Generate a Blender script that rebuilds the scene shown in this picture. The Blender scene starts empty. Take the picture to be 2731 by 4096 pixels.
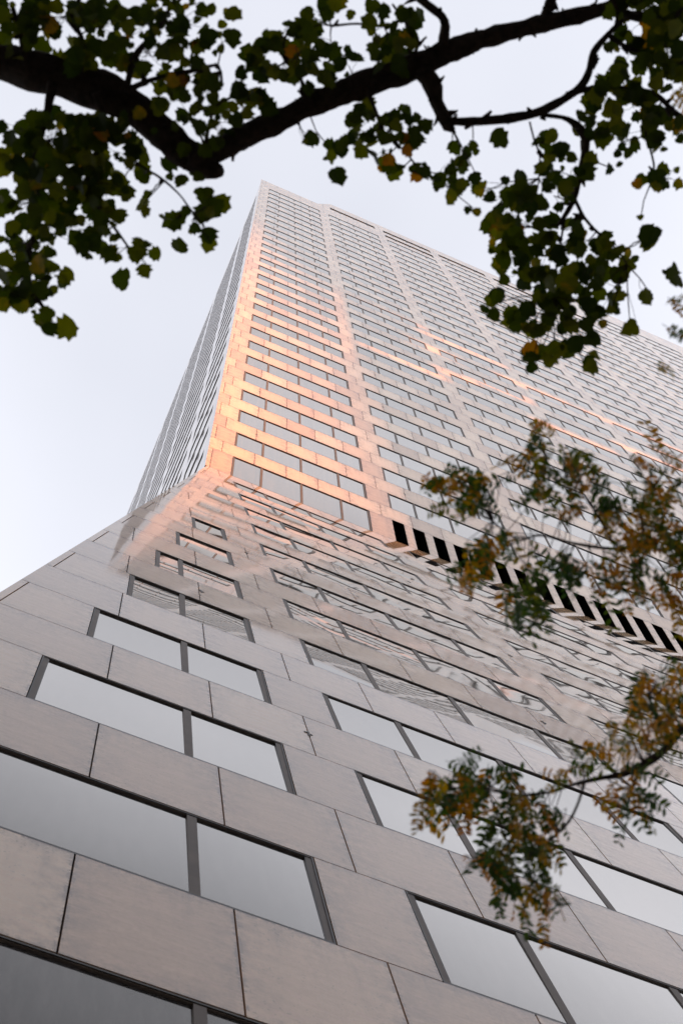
import bpy, math, random
from mathutils import Vector, Matrix
random.seed(7)
sc = bpy.context.scene
col = sc.collection
S = 3.9                      # one storey in metres
FOLD = 55.07                 # height of the line where the flared base meets the tower
TAU = 0.21161                # lean of the flared base (rad)
TT, CT = math.tan(TAU), math.cos(TAU)
KX = 0.115                   # sideways flare of the corner, per unit of drop

# ------------------------------------------------------------------ camera
R = [[0.9177588058238415, -0.3957225007126113, -0.03350338434477824],
     [0.36636306783348793, 0.8761833674025048, -0.3131785580381302],
     [0.15328691027100666, 0.2751479767633497, 0.9491031103218468]]
CAM = Vector((-0.80598664 * S, -4.04078445 * S, -13.69954094 * S + FOLD))
FPX = 5806.92
cd = bpy.data.cameras.new('camera')
cam = bpy.data.objects.new('camera', cd); col.objects.link(cam)
m = Matrix((R[0], [-v for v in R[1]], [-v for v in R[2]])).transposed().to_4x4()
m.translation = CAM
cam.matrix_world = m
cd.sensor_fit = 'VERTICAL'; cd.sensor_height = 36; cd.sensor_width = 24
cd.lens = FPX / 4096 * 36
cd.clip_start = 0.1; cd.clip_end = 5000
cd.dof.use_dof = True; cd.dof.focus_distance = 42; cd.dof.aperture_fstop = 4.5; cd.dof.aperture_blades = 7
sc.camera = cam
PXD = 2731 / 1568

def un(dx, dy, dep):
    """point seen at the photograph's (dx, dy) [1568 px wide] at the given distance"""
    a = (dx * PXD - 1364.83) / FPX; b = (dy * PXD - 2048.69) / FPX
    d = Vector([R[0][i] * a + R[1][i] * b + R[2][i] for i in range(3)]).normalized()
    return CAM + d * dep
def pix(P):
    q = P - CAM
    c = [sum(R[k][i] * q[i] for i in range(3)) for k in range(3)]
    if c[2] <= 0.01: return None
    return (1364.83 + FPX * c[0] / c[2], 2048.69 + FPX * c[1] / c[2])

# ------------------------------------------------------------------ helpers
def tag(o, label=None, cat=None, group=None, kind=None):
    if label: o['label'] = label
    if cat: o['category'] = cat
    if group: o['group'] = group
    if kind: o['kind'] = kind
    return o
def empty(name, loc=(0, 0, 0)):
    o = bpy.data.objects.new(name, None); col.objects.link(o); o.location = loc
    o.empty_display_size = .2
    return o
class MB:
    def __init__(s): s.v = []; s.f = []; s.c = []; s.mi = []; s.e = {}
    def face(s, pts, c=(.5, .5, .5), mi=0):
        n = len(s.v); s.v += [tuple(p) for p in pts]; s.f.append(tuple(range(n, n + len(pts)))); s.c.append(c); s.mi.append(mi)
    def prism(s, pts, n, depth, c=(.5, .5, .5), mi=0, back=False):
        """pts: front outline counter-clockwise seen from outside, n: outward normal"""
        b = [p - n * depth for p in pts]
        s.face(pts, c, mi)
        k = len(pts)
        for i in range(k):
            j = (i + 1) % k
            s.face([pts[i], b[i], b[j], pts[j]], c, mi)
        if back: s.face(b[::-1], c, mi)
    def box(s, lo, hi, c=(.5, .5, .5), mi=0):
        x0, y0, z0 = lo; x1, y1, z1 = hi
        P = [Vector(p) for p in ((x0,y0,z0),(x1,y0,z0),(x1,y1,z0),(x0,y1,z0),(x0,y0,z1),(x1,y0,z1),(x1,y1,z1),(x0,y1,z1))]
        for q in ((0,3,2,1),(4,5,6,7),(0,1,5,4),(1,2,6,5),(2,3,7,6),(3,0,4,7)): s.face([P[i] for i in q], c, mi)
    def build(s, name, mats, parent=None, smooth=False):
        me = bpy.data.meshes.new(name); me.from_pydata(s.v, [], s.f)
        if not isinstance(mats, (list, tuple)): mats = [mats]
        for m_ in mats: me.materials.append(m_)
        a = me.color_attributes.new('rnd', 'FLOAT_COLOR', 'CORNER')
        buf = []
        for f, c in zip(s.f, s.c): buf += [c[0], c[1], c[2], 1.0] * len(f)
        a.data.foreach_set('color', buf)
        if s.e:
            a = me.color_attributes.new('edge', 'FLOAT_COLOR', 'CORNER'); buf = []
            for i, f in enumerate(s.f):
                ee = s.e.get(i)
                for k in range(len(f)): buf += list(ee[k]) if ee else [9, 9, 18, 18]
            a.data.foreach_set('color', buf)
        me.polygons.foreach_set('material_index', s.mi)
        if smooth: me.polygons.foreach_set('use_smooth', [True] * len(s.f))
        me.update()
        o = bpy.data.objects.new(name, me); col.objects.link(o)
        if parent: o.parent = parent
        return o
def rc(): return (random.random(), random.random(), random.random())

# ------------------------------------------------------------------ materials
def mat(name):
    m_ = bpy.data.materials.new(name); m_.use_nodes = True
    nt = m_.node_tree; return m_, nt, nt.nodes['Principled BSDF']
def N(nt, t, **kw):
    n = nt.nodes.new(t)
    for k, v in kw.items(): setattr(n, k, v)
    return n
def L(nt, a, b): nt.links.new(a, b)
def mathn(nt, op, a, b=None):
    n = N(nt, 'ShaderNodeMath', operation=op)
    for i, x in enumerate((a, b)):
        if x is None: continue
        if isinstance(x, (int, float)): n.inputs[i].default_value = x
        else: L(nt, x, n.inputs[i])
    return n.outputs[0]
def vm(nt, op, a, b=None, sc_=None):
    n = N(nt, 'ShaderNodeVectorMath', operation=op)
    for i, x in enumerate((a, b)):
        if x is None: continue
        if isinstance(x, (tuple, list)): n.inputs[i].default_value = x
        else: L(nt, x, n.inputs[i])
    if sc_ is not None: n.inputs['Scale'].default_value = sc_
    return n.outputs['Value' if op in ('DOT_PRODUCT', 'LENGTH') else 'Vector']
def wavy_normal(nt, tilt, wave, scale):
    """pane normal with its own small tilt and a slow ripple"""
    at = N(nt, 'ShaderNodeAttribute', attribute_name='rnd')
    tc = N(nt, 'ShaderNodeTexCoord'); ge = N(nt, 'ShaderNodeNewGeometry')
    off = vm(nt, 'SCALE', at.outputs['Color'], sc_=60.0)
    co = vm(nt, 'ADD', tc.outputs['Object'], off)
    no = N(nt, 'ShaderNodeTexNoise'); no.inputs['Scale'].default_value = scale; no.inputs['Detail'].default_value = 1.0
    no.inputs['Roughness'].default_value = .35
    L(nt, co, no.inputs['Vector'])
    w = vm(nt, 'SCALE', vm(nt, 'SUBTRACT', no.outputs['Color'], (.5, .5, .5)), sc_=wave)
    t = vm(nt, 'SCALE', vm(nt, 'SUBTRACT', at.outputs['Color'], (.5, .5, .5)), sc_=tilt)
    s = vm(nt, 'ADD', vm(nt, 'ADD', ge.outputs['Normal'], w), t)
    return vm(nt, 'NORMALIZE', s), at, co

def make_stone():
    m_, nt, b = mat('pink_polished_granite')
    nrm, at, co = wavy_normal(nt, .004, .0045, .40)
    L(nt, nrm, b.inputs['Normal'])
    sep = N(nt, 'ShaderNodeSeparateColor'); L(nt, at.outputs['Color'], sep.inputs[0])
    # fine grain, streaky veins and broad cloudiness
    g = N(nt, 'ShaderNodeTexNoise'); g.inputs['Scale'].default_value = 26; g.inputs['Detail'].default_value = 4
    L(nt, co, g.inputs['Vector'])
    mp = N(nt, 'ShaderNodeMapping'); mp.inputs['Scale'].default_value = (.9, .9, 4.2); mp.inputs['Rotation'].default_value = (0, .42, 0)
    L(nt, co, mp.inputs['Vector'])
    v = N(nt, 'ShaderNodeTexNoise'); v.inputs['Scale'].default_value = 2.2; v.inputs['Detail'].default_value = 7; v.inputs['Roughness'].default_value = .68; v.inputs['Distortion'].default_value = .8
    L(nt, mp.outputs[0], v.inputs['Vector'])
    c = N(nt, 'ShaderNodeTexNoise'); c.inputs['Scale'].default_value = .5; c.inputs['Detail'].default_value = 2
    L(nt, co, c.inputs['Vector'])
    k = mathn(nt, 'ADD', mathn(nt, 'MULTIPLY', g.outputs['Fac'], .34), mathn(nt, 'MULTIPLY', v.outputs['Fac'], .50))
    k = mathn(nt, 'ADD', k, mathn(nt, 'MULTIPLY', c.outputs['Fac'], .20))
    k = mathn(nt, 'ADD', k, mathn(nt, 'MULTIPLY', mathn(nt, 'SUBTRACT', sep.outputs[0], .5), .50))
    cr = N(nt, 'ShaderNodeValToRGB'); e = cr.color_ramp.elements
    e[0].position = .22; e[0].color = (.52, .335, .21, 1)
    e[1].position = .85; e[1].color = (.82, .63, .455, 1)
    x = cr.color_ramp.elements.new(.54); x.color = (.73, .50, .325, 1)
    L(nt, k, cr.inputs['Fac'])
    # weathering: grime creeping in from the panel edges, runs below the sills, scattered specks
    ed = N(nt, 'ShaderNodeAttribute', attribute_name='edge')
    es = N(nt, 'ShaderNodeSeparateColor'); L(nt, ed.outputs['Color'], es.inputs[0])
    du = mathn(nt, 'MINIMUM', es.outputs[0], mathn(nt, 'SUBTRACT', es.outputs[2], es.outputs[0]))
    top = mathn(nt, 'SUBTRACT', ed.outputs['Alpha'], es.outputs[1])
    dv = mathn(nt, 'MINIMUM', es.outputs[1], top)
    de = mathn(nt, 'MINIMUM', du, dv)
    def ramp(x, p0, p1, c0=(0, 0, 0, 1), c1=(1, 1, 1, 1)):
        r = N(nt, 'ShaderNodeValToRGB'); r.color_ramp.elements[0].position = p0; r.color_ramp.elements[1].position = p1
        r.color_ramp.elements[0].color = c0; r.color_ramp.elements[1].color = c1
        L(nt, x, r.inputs['Fac']); return r.outputs['Color']
    W_, B_ = (1, 1, 1, 1), (0, 0, 0, 1)
    sp = N(nt, 'ShaderNodeTexNoise'); sp.inputs['Scale'].default_value = 5; sp.inputs['Detail'].default_value = 6; sp.inputs['Roughness'].default_value = .72
    L(nt, co, sp.inputs['Vector'])
    n0 = sp.outputs['Fac']
    edge = mathn(nt, 'MULTIPLY', ramp(de, 0.0, .42, W_, B_), ramp(n0, .40, .62))
    lip = mathn(nt, 'MULTIPLY', ramp(de, 0.012, .045, W_, B_), ramp(n0, .46, .56))
    tc = N(nt, 'ShaderNodeTexCoord')
    mp2 = N(nt, 'ShaderNodeMapping'); mp2.inputs['Scale'].default_value = (3.2, 3.2, .12)
    L(nt, tc.outputs['Object'], mp2.inputs['Vector'])
    st = N(nt, 'ShaderNodeTexNoise'); st.inputs['Scale'].default_value = 1.8; st.inputs['Detail'].default_value = 6; st.inputs['Roughness'].default_value = .65
    L(nt, mp2.outputs[0], st.inputs['Vector'])
    runs = mathn(nt, 'MULTIPLY', ramp(st.outputs['Fac'], .48, .72), ramp(top, 0.0, 1.0, (.75, .75, .75, 1), (.12, .12, .12, 1)))
    specks = mathn(nt, 'MULTIPLY', ramp(g.outputs['Fac'], .60, .70), ramp(c.outputs['Fac'], .42, .62))
    amt = mathn(nt, 'ADD', mathn(nt, 'MULTIPLY', edge, .62), mathn(nt, 'MULTIPLY', runs, .62))
    amt = mathn(nt, 'ADD', amt, mathn(nt, 'MULTIPLY', specks, .45))
    amt = mathn(nt, 'ADD', amt, mathn(nt, 'MULTIPLY', lip, .8))
    amt = mathn(nt, 'MINIMUM', amt, .85)
    mx = N(nt, 'ShaderNodeMix', data_type='RGBA')
    L(nt, amt, mx.inputs['Factor']); L(nt, cr.outputs['Color'], mx.inputs['A']); mx.inputs['B'].default_value = (.20, .125, .085, 1)
    # faint rose veins
    mp3 = N(nt, 'ShaderNodeMapping'); mp3.inputs['Scale'].default_value = (.55, .55, 1.6); mp3.inputs['Rotation'].default_value = (0, .6, 0); L(nt, co, mp3.inputs['Vector'])
    vn = N(nt, 'ShaderNodeTexNoise'); vn.inputs['Scale'].default_value = 1.1; vn.inputs['Detail'].default_value = 5; vn.inputs['Distortion'].default_value = 1.2; L(nt, mp3.outputs[0], vn.inputs['Vector'])
    vr = N(nt, 'ShaderNodeValToRGB'); vr.color_ramp.elements[0].position = .485; vr.color_ramp.elements[0].color = B_; vr.color_ramp.elements[1].position = .515; vr.color_ramp.elements[1].color = B_
    xx_ = vr.color_ramp.elements.new(.5); xx_.color = W_
    L(nt, vn.outputs['Fac'], vr.inputs['Fac'])
    mx2 = N(nt, 'ShaderNodeMix', data_type='RGBA')
    L(nt, mathn(nt, 'MULTIPLY', vr.outputs['Color'], .28), mx2.inputs['Factor']); L(nt, mx.outputs['Result'], mx2.inputs['A']); mx2.inputs['B'].default_value = (.74, .46, .34, 1)
    L(nt, mx2.outputs['Result'], b.inputs['Base Color'])
    b.inputs['Roughness'].default_value = .035
    b.inputs['IOR'].default_value = 1.66
    return m_
def make_glass():
    m_, nt, b = mat('coated_window_glass')
    nrm, at, co = wavy_normal(nt, .0035, .014, .42)
    L(nt, nrm, b.inputs['Normal'])
    # faint dust streaks on the dark body of the pane
    tc = N(nt, 'ShaderNodeTexCoord')
    mp = N(nt, 'ShaderNodeMapping'); mp.inputs['Scale'].default_value = (5, 5, .25); L(nt, tc.outputs['Object'], mp.inputs['Vector'])
    st = N(nt, 'ShaderNodeTexNoise'); st.inputs['Scale'].default_value = 2; st.inputs['Detail'].default_value = 5; L(nt, mp.outputs[0], st.inputs['Vector'])
    cr = N(nt, 'ShaderNodeValToRGB'); cr.color_ramp.elements[0].position = .4; cr.color_ramp.elements[0].color = (.055, .057, .062, 1)
    cr.color_ramp.elements[1].position = .8; cr.color_ramp.elements[1].color = (.12, .12, .125, 1)
    L(nt, st.outputs['Fac'], cr.inputs['Fac']); L(nt, cr.outputs['Color'], b.inputs['Base Color'])
    b.inputs['Roughness'].default_value = .5; b.inputs['Specular IOR Level'].default_value = 0
    # mirror coating: reflectance by view angle, with lens falloff put into the curve
    gl = N(nt, 'ShaderNodeBsdfGlossy'); gl.inputs['Roughness'].default_value = .012; gl.inputs['Color'].default_value = (1.0, .97, .925, 1)
    L(nt, nrm, gl.inputs['Normal'])
    lw = N(nt, 'ShaderNodeLayerWeight'); lw.inputs['Blend'].default_value = .5; L(nt, nrm, lw.inputs['Normal'])
    fr = N(nt, 'ShaderNodeValToRGB'); el = fr.color_ramp.elements
    el[0].position = 0; el[0].color = (.06, .06, .06, 1); el[1].position = 1; el[1].color = (1, 1, 1, 1)
    for p_, v_ in ((.55, .10), (.62, .17), (.665, .29), (.70, .41), (.735, .54), (.765, .60), (.83, .55), (.93, .82)):
        q_ = el.new(p_); q_.color = (v_, v_, v_, 1)
    L(nt, lw.outputs['Facing'], fr.inputs['Fac']); f = fr.outputs['Color']
    mx = N(nt, 'ShaderNodeMixShader'); L(nt, f, mx.inputs[0]); L(nt, b.outputs[0], mx.inputs[1]); L(nt, gl.outputs[0], mx.inputs[2])
    L(nt, mx.outputs[0], nt.nodes['Material Output'].inputs['Surface'])
    return m_
def simple(name, c, rough=.5, metal=0, noise=None, c2=None, spec=.5):
    m_, nt, b = mat(name)
    b.inputs['Base Color'].default_value = (*c, 1); b.inputs['Roughness'].default_value = rough; b.inputs['Metallic'].default_value = metal
    b.inputs['Specular IOR Level'].default_value = spec
    if noise:
        tc = N(nt, 'ShaderNodeTexCoord'); no = N(nt, 'ShaderNodeTexNoise'); no.inputs['Scale'].default_value = noise; no.inputs['Detail'].default_value = 6
        L(nt, tc.outputs['Object'], no.inputs['Vector'])
        cr = N(nt, 'ShaderNodeValToRGB'); cr.color_ramp.elements[0].position = .35; cr.color_ramp.elements[1].position = .7
        cr.color_ramp.elements[0].color = (*c, 1); cr.color_ramp.elements[1].color = (*c2, 1)
        L(nt, no.outputs['Fac'], cr.inputs['Fac']); L(nt, cr.outputs['Color'], b.inputs['Base Color'])
    return m_
STONE = make_stone(); GLASS = make_glass()
JOINT = simple('dark_joint_sealant', (.045, .030, .022), .9)
FRAME = simple('bronze_anodised_frame', (.026, .021, .019), .45)
MULL = simple('brown_mullion_cap', (.10, .078, .064), .55, 0, 3, (.14, .11, .09))
VOID = simple('black_louvre_void', (.004, .004, .004), .95, spec=0)
ANCH = simple('black_steel_anchor', (.02, .018, .017), .5)

# ------------------------------------------------------------------ surfaces of the building
class Surf:
    """plane with storey coordinates: u along the wall, z height relative to the fold (storeys)"""
    def __init__(s, kind):
        s.k = kind
        if kind == 'front': s.n = Vector((0, -1, 0))
        elif kind == 'left': s.n = Vector((-1, 0, 0))
        elif kind == 'base': s.n = Vector((0, -CT, math.sin(TAU)))
        elif kind == 'flank': s.n = Vector((-1, 0, KX)).normalized()
    def p(s, u, z, d=0.0):
        """d: metres out of the stone face"""
        if s.k == 'front': q = Vector((u * S, 0, z * S + FOLD))
        elif s.k == 'left': q = Vector((0, u * S, z * S + FOLD))
        elif s.k == 'base': q = Vector((u * S, z * TT * S, z * S + FOLD))
        else: q = Vector((z * KX * S, u * S, z * S + FOLD))
        return q + s.n * d
    def rect(s, u0, z0, u1, z1, d=0.0):
        r = [s.p(u0, z0, d), s.p(u1, z0, d), s.p(u1, z1, d), s.p(u0, z1, d)]
        return r[::-1] if s.k in ('left', 'flank') else r
    def poly(s, pts, d=0.0):
        r = [s.p(u, z, d) for u, z in pts]
        return r[::-1] if s.k in ('left', 'flank') else r
FRONT, LEFT, BASE, FLANK = Surf('front'), Surf('left'), Surf('base'), Surf('flank')
J = .0085 / S                 # half joint
TH = .08                      # stone thickness in front of the dark backing
ZB = -14.12                   # pavement
XR = 17.2                     # right end of the building
WB = 1.524                    # width of a window bay
PER = 1.7965
def l1(k): return .251 + PER * k

def clip(pts, f):
    """keep the part of a polygon where f(u,z) >= 0 (f linear)"""
    out = []
    for i in range(len(pts)):
        a, b = pts[i], pts[(i + 1) % len(pts)]
        fa, fb = f(*a), f(*b)
        if fa >= 0: out.append(a)
        if (fa >= 0) != (fb >= 0):
            t = fa / (fa - fb); out.append((a[0] + t * (b[0] - a[0]), a[1] + t * (b[1] - a[1])))
    return out

stone = MB()
def roof_z(x):
    if x < 1.744: return 29.29
    if x < 2.189: return 29.29 + (x - 1.744) / .445 * 1.41
    if x < 9.3: return 30.70
    if x < 10.5: return 30.70 + (x - 9.3) / 1.2 * 3.25
    return 33.95
ROOF_PTS = [(1.744, 29.29), (2.189, 30.70), (9.3, 30.70), (10.5, 33.95)]
def clip_roof(pts):
    """split a front panel along the stepped roofline"""
    hi = max(z for u, z in pts)
    if hi <= 29.29: return [pts]
    res = []
    cuts = [-1, 1.744, 2.189, 9.3, 10.5, 99]
    for a, b in zip(cuts, cuts[1:]):
        q = clip(clip(pts, lambda u, z: u - a), lambda u, z: b - u)
        if len(q) < 3: continue
        za, zb = (roof_z(a + 1e-6), roof_z(b - 1e-6))
        if a < 0: za = zb = 29.29
        if b > 50: za = zb = 33.95
        aa, bb = max(a, -1), min(b, 20)
        q = clip(q, lambda u, z: za + (zb - za) * (u - aa) / (bb - aa) - z)
        if len(q) >= 3: res.append(q)
    return res
def panel(sf, u0, z0, u1, z1, e0=.002, e1=None):
    if u1 - u0 < .012 or z1 - z0 < .012: return
    pts = [(u0 + J, z0 + J), (u1 - J, z0 + J), (u1 - J, z1 - J), (u0 + J, z1 - J)]
    if sf is BASE:
        pts = clip(pts, lambda u, z: u - (KX * z + e0))
        if e1 is not None: pts = clip(pts, lambda u, z: (KX * z + e1) - u)
        if len(pts) < 3: return
        polys = [pts]
    elif sf is FRONT: polys = clip_roof(pts)
    else: polys = [pts]
    c = rc()
    for q in polys:
        P = sf.poly(q)
        if sf.k == 'base' and max(z for _, z in q) > -.01:
            # top course meets the tower face: no overlap behind it
            pass
        k_ = 1 / CT if sf is BASE else 1
        ee = [((u - u0) * S, (z - z0) * S * k_, (u1 - u0) * S, (z1 - z0) * S * k_) for u, z in q]
        if sf.k in ('left', 'flank'): ee = ee[::-1]
        stone.e[len(stone.f)] = ee
        stone.prism(P, sf.n, TH, c)
def joints(u0, u1, ph, step):
    k = math.ceil((u0 - ph) / step - 1e-6); r = []
    while ph + k * step < u1 - .02:
        if ph + k * step > u0 + .02: r.append(ph + k * step)
        k += 1
    return r
def course(sf, u0, u1, z0, z1, ph, step):
    us = [u0] + [j for j in joints(u0, u1, ph, step) if sf is not BASE or j > KX * z0 + .16] + [u1]
    for a, b in zip(us, us[1:]): panel(sf, a, z0, b, z1)

windows = []                  # (surface, left, bottom, right, top, mullions)
vents = []                    # (surface, rect, depth, back material)
STEP = PER / 5
PH = .122

# --- front face of the tower
def trow(r): return .62 + 1.0017 * (28 - r)     # top of window row r (1 = top of the low part)
rows = [(trow(r), r) for r in range(1, 29)]
rows[27] = (.675, 28)
TALL = [trow(0) + .02, trow(-1) + .02, trow(-2) + .02, trow(-3) + .02]
bands = []                    # (bottom, top, row)
for t, r in rows: bands.append((0.0 if r == 28 else t - .543, t, r))
for i, t in enumerate(TALL): bands.append((t - .543, t, -i))
bands.append((TALL[-1] + .46, TALL[-1] + 1.0, -9))
bands.sort()
zprev = 0.0
for zb_, zt_, r in bands:
    if zb_ > zprev + .01: course(FRONT, -TH / S, XR, zprev, zb_, PH, STEP)
    x = -TH / S
    holes = []
    if r == 28:
        holes.append((l1(0), l1(0) + WB, 'w'))
        k = 0
        while 2.036 + .2352 * k + .134 < XR - .5:
            a = 2.036 + .2352 * k; holes.append((a, a + .134, 'v')); k += 1
    else:
        for k in range(9):
            a, b = l1(k), l1(k) + WB
            if b > XR: continue
            if r >= 1: holes.append((a, b, 'w'))
            elif r == 0:
                if k >= 2 and k < 5: holes.append((a, b, 'x' if k == 2 else 'w'))
                elif k >= 5: holes.append((a, b, 'w'))
            elif r == -1:
                pass
            elif k >= 6 and r >= -3: holes.append((a, b, 'w'))
    for a, b, t in holes:
        if t == 'v': panel(FRONT, x, zb_, a, zt_)
        else:
            if x < 0:                         # corner return strip
                panel(FRONT, x, zb_, .03, zt_); panel(FRONT, .03, zb_, a, zt_)
            else: panel(FRONT, x, zb_, a, zt_)
        if t == 'w': windows.append((FRONT, a, zb_, b, zt_, [.32, .761, 1.203]))
        elif t == 'x': vents.append((FRONT, a, zb_, b, zt_, .17, 'pale'))
        else: vents.append((FRONT, a, zb_, b, zt_, .9, 'dark'))
        x = b
    if holes: panel(FRONT, x, zb_, XR, zt_)
    elif r != -1: course(FRONT, -TH / S, XR, zb_, zt_, PH, STEP)
    if r == -1:
        # louvred band just under the parapet of the taller part
        z0, z1 = zb_, zt_
        x = -TH / S
        for k in range(1, 9):
            a, b = l1(k), l1(k) + WB
            if k == 1: a += .10
            course(FRONT, x, a, z0, z1, PH, STEP)
            if k < 6: vents.append((FRONT, a, z0, b, z1, .17, 'pale'))
            else: windows.append((FRONT, a, z0, b, z1, [.32, .761, 1.203]))
            x = b
        course(FRONT, x, XR, z0, z1, PH, STEP)
    zprev = zt_
course(FRONT, -TH / S, XR, zprev, 33.94, PH, STEP)

# --- left face of the tower
LD = 12.0
LB = [(.315, 1.275)] + [(1.53 + 2.06 * k, 1.53 + 2.06 * k + 1.81) for k in range(5)]
zprev = 0.0
for zb_, zt_, r in [b for b in bands if b[2] >= 1]:
    if r == 28: zb_, zt_ = .10, .655
    course(LEFT, 0, LD, zprev, zb_, .16, STEP)
    x = 0
    for a, b in LB:
        if x == 0: panel(LEFT, 0, zb_, .03, zt_); x = .03
        panel(LEFT, x, zb_, a, zt_)
        ms = [.32, .64] if b - a < 1.2 else [.40, .905, 1.41]
        windows.append((LEFT, a, zb_, b, zt_, ms)); x = b
    panel(LEFT, x, zb_, LD, zt_)
    zprev = zt_
course(LEFT, 0, LD, zprev, 29.29, .16, STEP)

# --- flared base, front slope
def bbay(k):
    if k == 0: return (-1.524, 0.0)
    return (l1(k - 1), l1(k - 1) + WB)
zprev = 0.0
for r in range(1, 14):
    zt_ = -.591 - .9938 * (r - 1); zb_ = zt_ - .515
    course(BASE, KX * zt_ - .1, XR, zt_, zprev, PH - .005, STEP * .985)
    x = KX * zb_ - .1
    for k in range(0, 9):
        a, b = bbay(k)
        if k == 0:
            lim = KX * zt_ + .295
            a = max(a, lim)
            if b - a < .15: continue
            ms = [m_ for m_ in (-.323, -1.20) if m_ > a + .06]
            ms = [m_ - a for m_ in ms]
        else: ms = [.32, .761, 1.203]
        if x < KX * zt_:
            panel(BASE, x, zb_, a, zt_, .002, .030)
            panel(BASE, x, zb_, a, zt_, .035)
        else: panel(BASE, x, zb_, a, zt_)
        windows.append((BASE, a, zb_, b, zt_, ms)); x = b
    panel(BASE, x, zb_, XR, zt_)
    zprev = zb_
course(BASE, KX * ZB - .1, XR, ZB, zprev, PH, STEP)

# --- flank of the base, turned away from the street corner
z = 0.0
while z > ZB + .2:
    z2 = max(ZB, z - .497)
    course(FLANK, max(z, z2) * TT + .02, LD, z2, z, .16, STEP)
    z = z2

tower = empty('office_tower', (0, 0, 0))
tag(tower, 'tall pink granite office tower with flared base and bands of mirror windows', 'office tower')
stone.build('stone_cladding', STONE, tower)

# --- dark core behind the panels (joints), roof and rear
core = MB()
dz = TH
def quad(sf, u0, z0, u1, z1, d): core.face(sf.rect(u0, z0, u1, z1, d))
zs = .675
quad(FRONT, .0, zs, XR, 29.27, -dz)
core.face(FRONT.poly([(1.75, 29.27), (XR, 29.27), (XR, 33.9), (10.53, 33.9), (9.33, 30.66), (2.2, 30.66)], -dz))
xx = 0.0
for (sf, a, b0, b, t0, dp, kk) in vents:
    if kk == 'dark':
        quad(FRONT, xx, 0, a, zs, -dz); xx = b
quad(FRONT, xx, 0, XR, zs, -dz)
quad(LEFT, TH / S, -.0, LD, 29.27, -dz)
core.face(BASE.poly([(KX * ZB + .003, ZB), (XR, ZB), (XR, 0), (.003, 0)], -dz))
core.face(FLANK.poly([(ZB * TT + .03, ZB), (LD, ZB), (LD, 0), (.03, 0)], -dz))
# far side and back walls
a_, b_ = FRONT.p(XR, ZB), FRONT.p(XR, 33.9)
core.face([Vector((XR * S, ZB * TT * S, 0)), Vector((XR * S, LD * S, 0)), Vector((XR * S, LD * S, FOLD + 33.9 * S)), Vector((XR * S, .08, FOLD + 33.9 * S)), Vector((XR * S, .08, FOLD))])
core.face([Vector((XR * S, LD * S, 0)), Vector((KX * ZB * S, LD * S, 0)), Vector((.08, LD * S, FOLD)), Vector((.08, LD * S, FOLD + 29.2 * S)), Vector((XR * S, LD * S, FOLD + 29.2 * S))])
core.build('wall_core', JOINT, tower)
rf = MB()
rf.face([Vector((0, 0, FOLD + 29.27 * S)), Vector((1.75 * S, 0, FOLD + 29.27 * S)), Vector((1.75 * S, LD * S, FOLD + 29.27 * S)), Vector((0, LD * S, FOLD + 29.27 * S))])
def roofstrip(x0, z0, x1, z1): rf.face([Vector((x0 * S, .02, FOLD + z0 * S)), Vector((x1 * S, .02, FOLD + z1 * S)), Vector((x1 * S, LD * S, FOLD + z1 * S)), Vector((x0 * S, LD * S, FOLD + z0 * S))])
roofstrip(1.744, 29.27, 2.189, 30.68); roofstrip(2.189, 30.68, 9.3, 30.68); roofstrip(9.3, 30.68, 10.5, 33.93); roofstrip(10.5, 33.93, XR, 33.93)
rf.build('roof', STONE, tower)

# --- windows
def area_px(w):
    sf, a, b0, b, t0, ms = w
    q = [pix(sf.p(*c)) for c in ((a, b0), (b, b0), (b, t0), (a, t0))]
    if None in q: return 0
    if all(x < 0 for x, y in q) or all(x > 2731 for x, y in q) or all(y < 0 for x, y in q) or all(y > 4096 for x, y in q): return 0
    q = [(min(max(x, 0), 2731), min(max(y, 0), 4096)) for x, y in q]
    return abs(sum(q[i][0] * q[(i + 1) % 4][1] - q[(i + 1) % 4][0] * q[i][1] for i in range(4))) / 2
FW = .026 / S                 # black edge of the frame
JW = .062 / S                 # brown jamb channel
MW = .050 / S                 # half mullion
def window_geo(w, g, f, gi=0, fi=0, mi=1):
    sf, a, b0, b, t0, ms = w
    edges = [a] + [a + q for q in ms] + [b]
    lean = (.016 if b <= .01 else .008 if b < 2 else 0) if sf is BASE else 0
    for e0, e1 in zip(edges, edges[1:]):
        ln_ = lean + random.uniform(-.003, .003)
        P = sf.rect(e0 + .002, b0 + .002, e1 - .002, t0 - .002, {'front': -.034, 'left': -.030}.get(sf.k, -.017))
        for i, p in enumerate(P):
            if p.z > sum(q.z for q in P) / 4: P[i] = p - sf.n * max(0, ln_)
            else: P[i] = p - sf.n * max(0, -ln_)
        g.face(P, rc(), gi)
    def bar(u0, z0, u1, z1, out, m_):
        if sf is not FRONT and out < -.009: out = -.008 + (out + .008) * .45
        f.prism(sf.rect(u0, z0, u1, z1, out), sf.n, out + .058, rc(), m_)
    e = J * .5
    bar(a + e, b0 + e, a + FW * .8, t0 - e, -.003, fi); bar(b - FW * .8, b0 + e, b - e, t0 - e, -.003, fi)
    bar(a + FW * .8, b0 + e, b - FW * .8, b0 + FW * 1.7, -.005, fi); bar(a + FW * .8, t0 - FW, b - FW * .8, t0 - e, -.005, fi)
    zl, zh = b0 + FW * 1.7, t0 - FW
    for q in (a + FW * .8, b - FW * .8 - JW): bar(q, zl, q + JW, zh, -.016, mi)
    for q in (a + FW * .8 + JW, b - FW * .8 - JW - .0025): bar(q, zl, q + .0025, zh, -.020, fi)
    bar(a + FW * .8 + JW + .0025, zh - FW * .55, b - FW * .8 - JW - .0025, zh, -.022, mi)
    for q in ms: bar(a + q - MW, zl, a + q + MW, zh - FW * .55, -.014, mi)
ranked = sorted(windows, key=area_px, reverse=True)
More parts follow.
